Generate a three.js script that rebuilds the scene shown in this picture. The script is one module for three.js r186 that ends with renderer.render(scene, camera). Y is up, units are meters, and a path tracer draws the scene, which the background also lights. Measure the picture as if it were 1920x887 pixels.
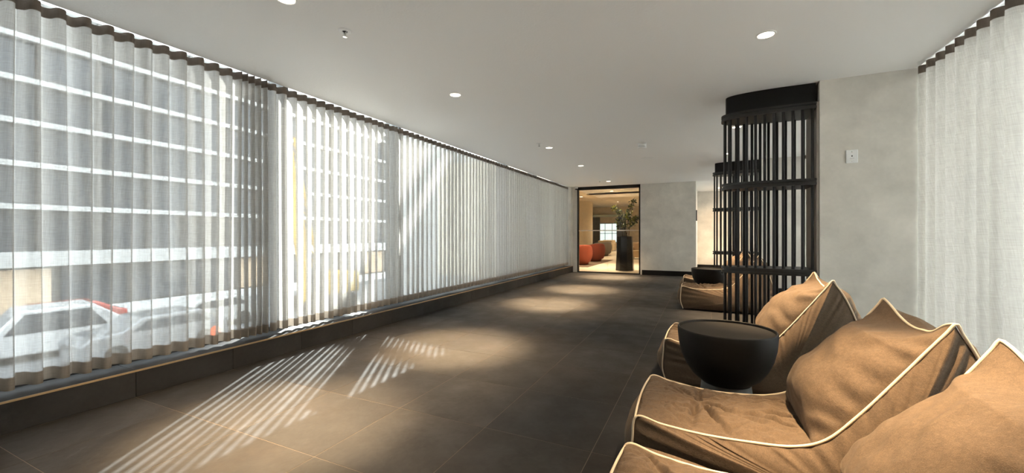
import * as THREE from 'three';
import { mergeGeometries, mergeVertices, toCreasedNormals } from 'three/addons/utils/BufferGeometryUtils.js';
import { RoundedBoxGeometry } from 'three/addons/geometries/RoundedBoxGeometry.js';
import { RectAreaLightUniformsLib } from 'three/addons/lights/RectAreaLightUniformsLib.js';

// ---------------------------------------------------------------- camera, sky, sun, exposure
RectAreaLightUniformsLib.init();
const renderer = new THREE.WebGLRenderer({ antialias: true });
renderer.toneMapping = THREE.LinearToneMapping;
renderer.toneMappingExposure = 2.25;
renderer.shadowMap.enabled = true;
const scene = new THREE.Scene();

const FOCAL = 762, EYE = 1.25, CEIL = 2.83;
const camera = new THREE.PerspectiveCamera(THREE.MathUtils.radToDeg(2 * Math.atan(443.5 / FOCAL)), 1920 / 887, 0.05, 400);
camera.position.set(0, EYE, 0);
camera.rotation.y = THREE.MathUtils.degToRad(25.165);
camera.setViewOffset(1920, 887, 0, 3.5, 1920, 887);

// clear morning sky: pale near the horizon, bluer overhead
{
  const w = 64, h = 64, px = new Float32Array(w * h * 4);
  for (let j = 0; j < h; j++) {
    const el = Math.max(0, ((j + 0.5) / h - 0.5) * 2);
    const k = Math.pow(el, 0.55);
    for (let i = 0; i < w; i++) px.set([6.6 - 2.6 * k, 6.8 - 2.3 * k, 6.9 - 1.6 * k, 1], (j * w + i) * 4);
  }
  const sky = new THREE.DataTexture(px, w, h, THREE.RGBAFormat, THREE.FloatType);
  sky.mapping = THREE.EquirectangularReflectionMapping;
  sky.magFilter = THREE.LinearFilter;
  sky.needsUpdate = true;
  scene.background = sky;
}
const SUN = new THREE.Vector3(-0.55, Math.tan(THREE.MathUtils.degToRad(42)), -0.835).normalize();
const sun = new THREE.DirectionalLight(new THREE.Color(1.0, 0.99, 0.97), 30);
sun.position.copy(SUN).multiplyScalar(80);
sun.target.position.set(-2, 0, -4);
sun.position.add(sun.target.position);
sun.castShadow = true;
Object.assign(sun.shadow.camera, { left: -25, right: 25, top: 30, bottom: -15, near: 1, far: 160 });
scene.add(sun, sun.target);

// ---------------------------------------------------------------- helpers
let seed = 7;
const rnd = () => { seed = (seed * 1664525 + 1013904223) >>> 0; return seed / 4294967296; };
const V = (x, y, z) => new THREE.Vector3(x, y, z);
const used = new Map();
function numbered(n) {
  const k = used.get(n) ?? 0; used.set(n, k + 1);
  return k ? n + '_' + String(k).padStart(3, '0') : n;
}
function shadow(o) { o.traverse((m) => { if (m.isMesh) { m.castShadow = true; m.receiveShadow = true; } }); return o; }
function tag(o, label, category, group, kind) {
  o.userData.label = label;
  if (category) o.userData.category = category;
  if (group) o.userData.group = group;
  if (kind) o.userData.kind = kind;
  return o;
}
function thing(name, label, category, at = [0, 0, 0], turn = 0, group) {
  const o = new THREE.Group(); o.name = numbered(name); o.position.set(...at); o.rotation.y = turn;
  scene.add(o); return tag(o, label, category, group);
}
function struct(name, at = [0, 0, 0]) {
  const o = new THREE.Group(); o.name = numbered(name); o.position.set(...at); o.userData.kind = 'structure'; scene.add(o); return o;
}
function part(name, geo, mat, parent, label) {
  const m = new THREE.Mesh(Array.isArray(geo) ? mergeGeometries(geo.map((g) => (g.index ? g.toNonIndexed() : g))) : geo, mat);
  m.name = name; m.castShadow = m.receiveShadow = true; parent.add(m);
  if (label) m.userData.label = label;
  return m;
}
function copy(o, label, at, turn = o.rotation.y) {
  const c = o.clone(); c.userData = { ...o.userData }; c.name = numbered(o.name.replace(/_\d{3}$/, ''));
  if (label) c.userData.label = label;
  c.position.set(...at); c.rotation.y = turn; scene.add(c); return c;
}
// box given by its limits, uv in metres
function bx(x0, x1, y0, y1, z0, z1) {
  const g = new THREE.BoxGeometry(x1 - x0, y1 - y0, z1 - z0).translate((x0 + x1) / 2, (y0 + y1) / 2, (z0 + z1) / 2);
  const p = g.attributes.position, n = g.attributes.normal, uv = g.attributes.uv;
  for (let i = 0; i < p.count; i++) {
    const ax = Math.abs(n.getX(i)), ay = Math.abs(n.getY(i));
    if (ax > 0.5) uv.setXY(i, p.getZ(i), p.getY(i)); else if (ay > 0.5) uv.setXY(i, p.getX(i), p.getZ(i)); else uv.setXY(i, p.getX(i), p.getY(i));
  }
  return g;
}
const rbx = (x0, x1, y0, y1, z0, z1, r = 0.01, s = 2) => new RoundedBoxGeometry(x1 - x0, y1 - y0, z1 - z0, s, r).translate((x0 + x1) / 2, (y0 + y1) / 2, (z0 + z1) / 2);
const lathe = (pts, seg = 48) => new THREE.LatheGeometry(pts.map(([r, y]) => new THREE.Vector2(r, y)), seg);
const tube = (pts, r, seg = 60, rad = 8, closed = false) => new THREE.TubeGeometry(new THREE.CatmullRomCurve3(pts, closed), seg, r, rad, closed);
function rod(a, b, r, rad = 8) {
  const d = b.clone().sub(a), g = new THREE.CylinderGeometry(r, r, d.length(), rad);
  g.applyQuaternion(new THREE.Quaternion().setFromUnitVectors(V(0, 1, 0), d.clone().normalize()));
  return g.translate((a.x + b.x) / 2, (a.y + b.y) / 2, (a.z + b.z) / 2);
}
// tileable value noise
function noiseGrid(n, s) { const g = new Float32Array(n * n); let k = s; for (let i = 0; i < n * n; i++) { k = (k * 1664525 + 1013904223) >>> 0; g[i] = k / 4294967296; } return g; }
const grids = {};
function vnoise(x, y, n, s = 1) {
  const g = (grids[n + '_' + s] ??= noiseGrid(n, s * 7919 + n));
  const xi = Math.floor(x), yi = Math.floor(y), fx = x - xi, fy = y - yi, w = (a) => ((a % n) + n) % n;
  const u = fx * fx * (3 - 2 * fx), v = fy * fy * (3 - 2 * fy), A = (i, j) => g[w(j) * n + w(i)];
  return (A(xi, yi) * (1 - u) + A(xi + 1, yi) * u) * (1 - v) + (A(xi, yi + 1) * (1 - u) + A(xi + 1, yi + 1) * u) * v;
}
function fbm(u, v, n, oct = 4, s = 1) { let a = 0.5, t = 0, sum = 0; for (let o = 0; o < oct; o++) { t += a * vnoise(u * n, v * n, n, s + o); sum += a; n *= 2; a *= 0.55; } return t / sum; }
function tex(w, h, f, srgb = true, metres = 1) {
  const d = new Uint8Array(w * h * 4);
  for (let j = 0; j < h; j++) for (let i = 0; i < w; i++) {
    const c = f((i + 0.5) / w, (j + 0.5) / h), k = (j * w + i) * 4;
    d[k] = Math.min(255, Math.max(0, c[0] * 255)); d[k + 1] = Math.min(255, Math.max(0, c[1] * 255)); d[k + 2] = Math.min(255, Math.max(0, c[2] * 255)); d[k + 3] = 255;
  }
  const t = new THREE.DataTexture(d, w, h);
  t.wrapS = t.wrapT = THREE.RepeatWrapping; t.magFilter = THREE.LinearFilter; t.minFilter = THREE.LinearMipmapLinearFilter; t.generateMipmaps = true;
  if (srgb) t.colorSpace = THREE.SRGBColorSpace;
  t.repeat.set(1 / metres, 1 / metres); t.needsUpdate = true; return t;
}
const g3 = (v) => [v, v, v];
const std = (o) => new THREE.MeshStandardMaterial(o);
const phy = (o) => new THREE.MeshPhysicalMaterial(o);
const lin = (r, g, b) => new THREE.Color().setRGB(r, g, b);

// ---------------------------------------------------------------- materials
const stoneMap = tex(512, 512, (u, v) => {
  const a = fbm(u, v, 4, 6, 3), streak = fbm(u * 1 + 0.15 * a, v, 3, 3, 11), fine = fbm(u, v, 64, 3, 21);
  const warm = Math.max(0, fbm(u + 0.3 * a, v * 1, 5, 4, 31) - 0.5) * 0.9;
  const b = 0.158 + 0.09 * (a - 0.5) + 0.07 * (streak - 0.5) + 0.05 * (fine - 0.5);
  return [b * (1.0 + 0.22 * warm) + 0.006, b * (0.98 + 0.05 * warm), b * (0.95 - 0.03 * warm)];
}, true, 1.9);
const stoneBump = tex(256, 256, (u, v) => g3(0.5 * fbm(u, v, 16, 4, 5) + 0.5 * fbm(u, v, 60, 2, 6)), false, 0.9);
const stoneRough = tex(256, 256, (u, v) => g3(0.62 + 0.22 * fbm(u, v, 8, 4, 9)), false, 1.3);
const stones = [[0, 0, 0xffffff], [0.37, 0.6, 0xf0eeea], [0.71, 0.23, 0xfff7ee], [0.13, 0.84, 0xe6e6e8]].map(([ox, oy, c]) => {
  const m = stoneMap.clone(); m.offset.set(ox, oy); m.needsUpdate = true;
  return std({ color: c, map: m, roughness: 1, roughnessMap: stoneRough, bumpMap: stoneBump, bumpScale: 0.0012 });
});
const groutMat = std({ color: lin(0.125, 0.10, 0.078), roughness: 0.9 });
const brass = std({ color: lin(0.72, 0.52, 0.30), metalness: 1, roughness: 0.32 });
const plasterMap = tex(512, 512, (u, v) => {
  const a = fbm(u, v, 5, 5, 41), b = fbm(u + 0.2 * a, v, 9, 4, 43), c = fbm(u, v, 70, 2, 47);
  const k = 0.87 + 0.10 * (a - 0.5) + 0.09 * (b - 0.5) + 0.02 * (c - 0.5);
  return [k, k * 0.978, k * 0.94];
}, true, 1.7);
const plasterBump = tex(256, 256, (u, v) => g3(fbm(u, v, 14, 4, 49)), false, 0.8);
const plaster = std({ map: plasterMap, roughness: 0.82, bumpMap: plasterBump, bumpScale: 0.0015 });
const ceilBump = tex(256, 256, (u, v) => g3(fbm(u, v, 48, 3, 51)), false, 0.6);
const ceilMat = std({ color: lin(0.88, 0.87, 0.85), roughness: 0.9, bumpMap: ceilBump, bumpScale: 0.0008 });
const blackSkirt = phy({ color: lin(0.007, 0.0065, 0.0065), roughness: 0.5, specularIntensity: 0.5 });
const blackSteel = std({ color: lin(0.010, 0.009, 0.010), roughness: 0.38, metalness: 0.2 });
const blackWood = tex(256, 256, (u, v) => { const k = 0.14 + 0.05 * fbm(u, v * 1, 24, 2, 61) * fbm(u, v, 4, 3, 62); return [k * 1.04, k, k * 0.97]; }, true, 0.6);
const shelfMat = std({ map: blackWood, roughness: 0.42 });
const laminateMap = tex(256, 256, (u, v) => { const k = 0.56 + 0.10 * (vnoise(u * 64, v * 4, 64, 71) - 0.5) + 0.06 * (fbm(u, v, 6, 3, 72) - 0.5); return [k * 1.03, k * 0.97, k * 0.90]; }, true, 0.7);
const laminate = std({ map: laminateMap, roughness: 0.4 });
const alu = std({ color: lin(0.10, 0.10, 0.10), roughness: 0.45, metalness: 0.5 });
const glass = phy({ color: lin(0.93, 0.96, 0.95), transmission: 1, roughness: 0, thickness: 0, ior: 1.5 });
const clearGlass = phy({ color: lin(0.97, 0.97, 0.96), transmission: 1, roughness: 0, thickness: 0, ior: 1.3 });
const white = std({ color: lin(0.84, 0.84, 0.83), roughness: 0.45 });
const darkPlastic = std({ color: lin(0.015, 0.015, 0.015), roughness: 0.5 });
const chrome = std({ color: lin(0.75, 0.74, 0.72), roughness: 0.18, metalness: 1 });
const lensMat = std({ color: lin(0.9, 0.85, 0.75), emissive: lin(1.0, 0.84, 0.62), emissiveIntensity: 6, roughness: 0.5 });

// linen sheer: slubbed weave, light passes straight through the gaps and scattered through the threads
const weave = (u, v, s) => {
  const warp = vnoise(u * 256, v * 6, 256, s), weft = vnoise(u * 7, v * 256, 256, s + 1), sl = vnoise(u * 24, v * 96, 96, s + 2);
  return 0.45 * warp + 0.4 * weft + 0.15 * sl;
};
const linenMap = tex(512, 512, (u, v) => { const k = 0.73 + 0.08 * (weave(u, v, 81) - 0.5); return [k, k * 0.975, k * 0.94]; }, true, 0.45);
const linenGaps = tex(512, 512, (u, v) => g3(0.775 + 0.14 * (weave(u, v, 81) - 0.5)), false, 0.45);   // open weave between the threads
const sheer = phy({ map: linenMap, alphaMap: linenGaps, transparent: true, roughness: 0.95, transmission: 0.52, thickness: 0, ior: 1.02, specularIntensity: 0.1, side: THREE.DoubleSide });
const hemMat = phy({ map: linenMap, color: lin(0.62, 0.55, 0.49), roughness: 0.95, transmission: 0.22, thickness: 0, ior: 1.02, specularIntensity: 0.1, side: THREE.DoubleSide });
const headMat = phy({ map: linenMap, color: lin(0.34, 0.29, 0.26), roughness: 0.97, transmission: 0.06, thickness: 0, ior: 1.02, specularIntensity: 0.1, side: THREE.DoubleSide });

const feltMap = tex(512, 512, (u, v) => {
  const a = vnoise(u * 256, v * 256, 256, 91), b = fbm(u, v, 40, 3, 92), c = fbm(u, v, 5, 3, 93);
  const k = 0.90 + 0.22 * (a - 0.5) + 0.20 * (b - 0.5) + 0.08 * (c - 0.5);
  return [0.415 * k, 0.342 * k, 0.27 * k];
}, true, 0.32);
const feltBump = tex(256, 256, (u, v) => g3(0.6 * vnoise(u * 128, v * 128, 128, 95) + 0.4 * fbm(u, v, 30, 2, 96)), false, 0.16);
const felt = phy({ map: feltMap, roughness: 0.92, bumpMap: feltBump, bumpScale: 0.0008, sheen: 0.35, sheenRoughness: 0.5, sheenColor: lin(0.55, 0.42, 0.28) });
const pipingMat = std({ color: lin(0.80, 0.66, 0.48), roughness: 0.7 });

// ---------------------------------------------------------------- room shell
const SILLX = -3.94, GLX = -4.30, ENDZ = -13.2, RX = 1.86, BACKZ = 2.2;
{
  const floor = struct('floor');
  part('grout_bed', [bx(-4.5, 2.4, -0.3, -0.0012, -16.6, BACKZ)], groutMat, floor);
  const X = []; for (let k = -5; k <= 4; k++) X.push(-0.58 + 0.7 * k);
  const Z = []; for (let k = -2; k <= 22; k++) Z.push(-0.885 - 0.712 * k);
  const cache = {};
  for (let i = 0; i + 1 < X.length; i++) for (let j = 0; j + 1 < Z.length; j++) {
    let x0 = Math.max(X[i], SILLX + 0.001), x1 = X[i + 1], z1 = Z[j], z0 = Math.max(Z[j + 1], -16.5);
    if (z1 <= ENDZ + 0.05) { x0 = Math.max(x0, -0.185); if (x1 < -0.1) continue; } else if (x1 < -0.1) z0 = Math.max(z0, ENDZ);
    if (x1 - x0 < 0.04 || z1 - z0 < 0.04) continue;
    const w = x1 - x0 - 0.0045, d = z1 - z0 - 0.0045, key = w.toFixed(3) + '_' + d.toFixed(3);
    const g = (cache[key] ??= bx(-w / 2, w / 2, -0.012, 0, -d / 2, d / 2));
    const t = part('tile', g, stones[Math.floor(rnd() * 4)], floor);
    t.position.set((x0 + x1) / 2, 0, (z0 + z1) / 2); t.rotation.y = rnd() < 0.5 && Math.abs(w - d) < 1 ? Math.PI * (rnd() < 0.5 ? 1 : 0) : 0;
  }
}
{ // window ledge along the long curtain, faced in the floor stone, brass edge strip
  const sill = struct('window_sill');
  part('core', bx(-4.46, SILLX - 0.012, 0, 0.198, ENDZ, BACKZ), groutMat, sill);
  for (let k = -4; k <= 17; k++) {
    const z1 = Math.min(BACKZ, -0.885 - 0.712 * k), z0 = Math.max(ENDZ, z1 - 0.712);
    if (z1 - z0 < 0.05) continue;
    const m = stones[(k * 7 + 40) % 4];
    part('riser_tile', bx(SILLX - 0.012, SILLX, 0.003, 0.197, z0 + 0.002, z1 - 0.002), m, sill);
    part('top_tile', bx(-4.24, SILLX - 0.006, 0.198, 0.208, z0 + 0.002, z1 - 0.002), m, sill);
  }
  part('edge_strip', bx(SILLX - 0.006, SILLX + 0.0015, 0.196, 0.2095, ENDZ, BACKZ), brass, sill, 'slim brass edge strip on the stone ledge');
}
{
  const c = struct('ceiling');
  part('board', [bx(-4.042, 1.838, CEIL, CEIL + 0.12, ENDZ - 4.2, BACKZ), bx(-4.042, 2.5, CEIL + 0.12, CEIL + 0.5, -17.4, BACKZ + 0.3), bx(-4.36, -4.042, 3.15, CEIL + 0.5, ENDZ, BACKZ + 0.3)], ceilMat, c);
  const w = struct('wall_back');
  part('plaster_face', bx(-4.5, 2.5, -0.3, CEIL + 0.5, BACKZ, BACKZ + 0.2), plaster, w);
}
{ // end wall: narrow pier, glass screen, plaster wall, return into the far recess
  const w = struct('wall_end');
  part('plaster_face', [bx(-1.77, -0.19, 0, CEIL + 0.1, ENDZ - 0.18, ENDZ), bx(-0.37, -0.19, 0, CEIL + 0.1, -16.5, ENDZ - 0.18)], plaster, w);
  const p = struct('wall_pier');
  part('plaster_face', [bx(-4.5, -3.80, 0, CEIL + 0.2, ENDZ - 0.18, ENDZ), bx(-4.5, -3.96, 0.2, CEIL + 0.1, ENDZ - 0.01, ENDZ + 0.16)], plaster, p);
  const r = struct('wall_recess');
  part('plaster_face', bx(-0.19, 2.5, 0, CEIL + 0.1, -16.7, -16.5), plaster, r);
  const b = struct('baseboard_end');
  part('skirting', bx(-1.72, -0.175, 0, 0.15, ENDZ, ENDZ + 0.014), blackSkirt, b);
  const b2 = struct('baseboard_recess');
  part('skirting', bx(-0.19, 2.4, 0, 0.15, -16.5, -16.486), blackSkirt, b2);
  const b3 = struct('baseboard_return');
  part('skirting', bx(-0.19, -0.176, 0, 0.15, -16.48, ENDZ), blackSkirt, b3);
}
const STUBS = [[-5.12, -5.60], [-9.89, -10.37]];
STUBS.forEach(([z1, z0], k) => {
  const w = struct(k ? 'wall_divider_far' : 'wall_divider_near');
  part('plaster_face', bx(1.085, 2.2, 0, CEIL + 0.1, z0, z1), plaster, w);
  part('skirting', bx(1.09, RX + 0.1, 0, 0.15, z1, z1 + 0.014), blackSkirt, w);
});
// glazing ------------------------------------------------------
function glazing(name, x, z0, z1, posts, y0, outward, capOut, yTop = CEIL + 0.12) {
  const w = struct(name);
  const edges = [z1, ...posts, z0];
  for (let i = 0; i + 1 < edges.length; i++) part('pane', bx(x - 0.003, x + 0.003, y0 + 0.05, yTop - 0.05, edges[i + 1] + 0.03, edges[i] - 0.03), glass, w);
  const a = Math.min(x - outward * 0.06, x + outward * capOut), b = Math.max(x - outward * 0.06, x + outward * capOut);
  for (const z of posts) part('mullion', bx(a, b, y0, yTop, z - 0.03, z + 0.03), alu, w);
  part('transom', bx(x - 0.05, x + 0.05, y0, y0 + 0.05, z0, z1), alu, w);
  part('head_rail', bx(x - 0.03, x + 0.03, yTop - 0.05, yTop, z0, z1), alu, w);
  return w;
}
{
  const posts = [0.75, -3.05, -4.95, -8.75, -10.65, -12.55];
  glazing('window_1', GLX, ENDZ, BACKZ, posts, 0.2, -1, 0.2, 3.15);
  glazing('window_2', RX + 0.22, -5.35, BACKZ, [0.4, -1.5, -3.4], 0.0, 1, 0.06);
  glazing('window_3', RX + 0.22, -10.1, -5.35, [-7.7], 0.0, 1, 0.06);
  glazing('window_4', RX + 0.22, -16.6, -10.1, [-12.2, -14.4], 0.0, 1, 0.06);
  const f = struct('wall_facade');   // the storey below and the spandrel above the long window
  part('cladding', [bx(-4.6, -4.36, -3.3, 0.2, ENDZ - 0.1, BACKZ + 0.2), bx(-4.38, -4.27, 3.15, CEIL + 0.9, ENDZ - 0.1, BACKZ + 0.2), bx(RX + 0.3, RX + 0.5, -3.3, -0.02, -17, BACKZ + 0.2), bx(-4.5, 2.3, -0.5, -0.3, -17, BACKZ + 0.2)], alu, f);
}

// ---------------------------------------------------------------- curtains
// a run of ripple-fold sheer from za down to zb at x0; pitch(z), depth(z) shape the folds
function curtain(name, label, za, zb, x0, yb, pitch, depth, s, toRoom, group) {
  const o = thing(name, label, 'curtain', [x0, yb, (za + zb) / 2], 0, group), zc = (za + zb) / 2;
  const P = []; let z = za, ph = 0, len = 0;
  const step = Math.PI / 9;
  while (z > zb) { P.push([z, ph, len]); const p = pitch(z); z -= p * step / (2 * Math.PI); ph += step; len += 0.02; }
  const yt = CEIL - 0.005;
  const sheet = (ys) => {
    const pos = [], uv = [], idx = [], n = P.length;
    for (const y of ys) {
      let L = 0, px = 0, pz = 0;
      const f = (yt - y) / (yt - yb);
      P.forEach(([z, ph], i) => {
        const wv = Math.floor(ph / (2 * Math.PI) + 0.25), pp = pitch(z);
        const r1 = vnoise(wv * 1.0 + 0.5, s * 3.1, 64, 5), r2 = vnoise(wv + 0.5, 7.3 + s, 64, 6);
        const pw = ph + 1.1 * (vnoise(ph / (2 * Math.PI) * 0.8 + 0.3, 11.7 + s, 64, 9) - 0.5);
        const A = depth(z) * (0.92 + 0.55 * (r1 - 0.5)) * (1 + 0.18 * f * (r2 - 0.3));
        const drift = f * 0.02 * (vnoise(wv * 0.7, s + 2.2, 64, 8) - 0.5) + 0.006 * Math.sin(3 * f + wv);
        const x = A * Math.sin(pw + 0.25 * f * (r2 - 0.5)), zz = z - zc + drift + 0.055 * pp * Math.sin(2 * pw + 0.4 * (r1 - 0.5)) * (pp > 0.09 ? 1 : 0.3);
        if (i) L += Math.hypot(x - px, zz - pz); px = x; pz = zz;
        pos.push(x, y - yb, zz); uv.push(L, y);
      });
    }
    for (let j = 0; j + 1 < ys.length; j++) for (let i = 0; i + 1 < n; i++) { const a = j * n + i, b = a + n; idx.push(a, a + 1, b, b, a + 1, b + 1); }
    const g = new THREE.BufferGeometry();
    g.setAttribute('position', new THREE.Float32BufferAttribute(pos, 3)); g.setAttribute('uv', new THREE.Float32BufferAttribute(uv, 2)); g.setIndex(idx); g.computeVertexNormals();
    return g;
  };
  const lin2 = (a, b, n) => Array.from({ length: n + 1 }, (_, i) => a + (b - a) * i / n);
  part('sheer_fabric', sheet(lin2(yt - 0.072, yb + 0.085, 10)), sheer, o);
  part('heading_tape', sheet([yt, yt - 0.036, yt - 0.072]), headMat, o, 'dark stiff heading tape');
  part('hem', sheet([yb + 0.085, yb + 0.04, yb]), hemMat, o, 'doubled taupe hem');
  return o;
}
const PITCH = 0.1225;
const CX = -4.085;
{
  const st = (z) => (z < -2.42 ? 0.062 : PITCH);
  curtain('sheer_curtain', 'sheer linen curtain with a bunched stack of folds, street facade showing through', 2.1, -2.74, CX, 0.245, st, (z) => (z < -2.42 ? 0.075 : 0.056), 1, 1, 'linen sheers along the stone ledge');
  curtain('sheer_curtain', 'sheer linen curtain in hard sunlight with bright stripes, next to the bunched stack', -2.76, -4.62, CX, 0.245, () => PITCH, () => 0.043, 2, 1, 'linen sheers along the stone ledge');
  curtain('sheer_curtain', 'sheer linen curtain crossed by a slanting band of sun, beyond the striped one', -4.64, -8.28, CX, 0.245, () => PITCH, () => 0.043, 3, 1, 'linen sheers along the stone ledge');
  curtain('sheer_curtain', 'evenly lit sheer linen curtain ending at the pier beside the glass screen', -8.30, -13.02, CX, 0.245, () => PITCH, () => 0.048, 4, 1, 'linen sheers along the stone ledge');
  const RXC = RX + 0.03;
  curtain('sheer_curtain', 'pale sheer curtain behind the beanbags, beside the wall with the white plate', 2.1, -5.10, RXC, 0.03, () => 0.15, () => 0.062, 5, -1, 'linen sheers opposite the ledge');
  curtain('sheer_curtain', 'pale sheer curtain glimpsed through the near black screen', -5.63, -9.86, RXC, 0.03, () => 0.15, () => 0.062, 6, -1, 'linen sheers opposite the ledge');
  curtain('sheer_curtain', 'pale sheer curtain in the bay beyond the far divider wall', -10.4, -16.4, RXC, 0.03, () => 0.15, () => 0.062, 7, -1, 'linen sheers opposite the ledge');
  for (const [x, a, b, n] of [[CX, ENDZ + 0.18, BACKZ, 'street'], [RXC, -5.1, BACKZ, 'near bay'], [RXC, -9.87, -5.62, 'middle bay'], [RXC, -16.4, -10.4, 'far bay']]) {
    const t = thing('curtain_track', 'slim white ceiling track carrying the sheers, ' + n + ' window', 'curtain track', [x, CEIL + 0.10, (a + b) / 2]);
    part('rail', bx(-0.012, 0.012, -0.06, -0.03, a - (a + b) / 2, b - (a + b) / 2), white, t);
  }
}

// ---------------------------------------------------------------- slatted black screens with shelves
function screenOutline(inset) {           // half superellipse from the divider wall out to the rounded nose, local x = 0 at the wall
  const a = 0.865 - inset, b = 0.245 - inset, n = 2.7, pts = [];
  for (let i = 0; i <= 64; i++) {
    const t = -Math.PI / 2 + Math.PI * i / 64, c = Math.cos(t), s = Math.sin(t);
    pts.push(new THREE.Vector2(-a * Math.pow(Math.abs(c), 2 / n), Math.sign(s) * b * Math.pow(Math.abs(s), 2 / n)));
  }
  return pts;
}
function plate(inset, y0, y1) {
  const g = new THREE.ExtrudeGeometry(new THREE.Shape(screenOutline(inset).map((p) => new THREE.Vector2(p.x, -p.y))), { depth: y1 - y0, bevelEnabled: false });
  return g.rotateX(-Math.PI / 2).translate(0, y0, 0);
}
const screen = thing('slatted_screen', 'black slatted room divider with rounded nose, beside the near wall with white plate', 'room divider', [1.06, 0, -5.36], 0, 'black slatted screens');
{
  part('fascia', plate(0.045, 2.625, CEIL - 0.002), blackSkirt, screen);
  for (const y of [2.59, 1.80, 0.85]) {
    part('shelf', [plate(0, y + 0.012, y + 0.034), plate(0.014, y - 0.010, y + 0.012), plate(0, y - 0.034, y - 0.010)], shelfMat, screen);
  }
  part('plinth', plate(0.03, 0.001, 0.07), blackSkirt, screen);
  part('end_panel', bx(0.0, 0.024, 0.07, 2.62, -0.235, 0.235), laminate, screen, 'taupe wood-grain end panel');
  const path = screenOutline(0.034), L = [0];
  for (let i = 1; i < path.length; i++) L.push(L[i - 1] + path[i].distanceTo(path[i - 1]));
  const tot = L[L.length - 1], N = 22;
  const bar = new THREE.CylinderGeometry(0.0145, 0.0145, 2.56, 12).translate(0, 1.33, 0);
  for (let k = 0; k < N; k++) {
    const d = tot * (k + 0.35) / (N - 0.3); let i = 1; while (L[i] < d && i < L.length - 1) i++;
    const f = (d - L[i - 1]) / (L[i] - L[i - 1]), p = path[i - 1].clone().lerp(path[i], f);
    part('bar', bar, blackSteel, screen).position.set(p.x, 0, p.y);
  }
}
copy(screen, 'black slatted room divider with rounded nose, beyond the second group of beanbags', [1.06, 0, -10.13]);

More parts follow.
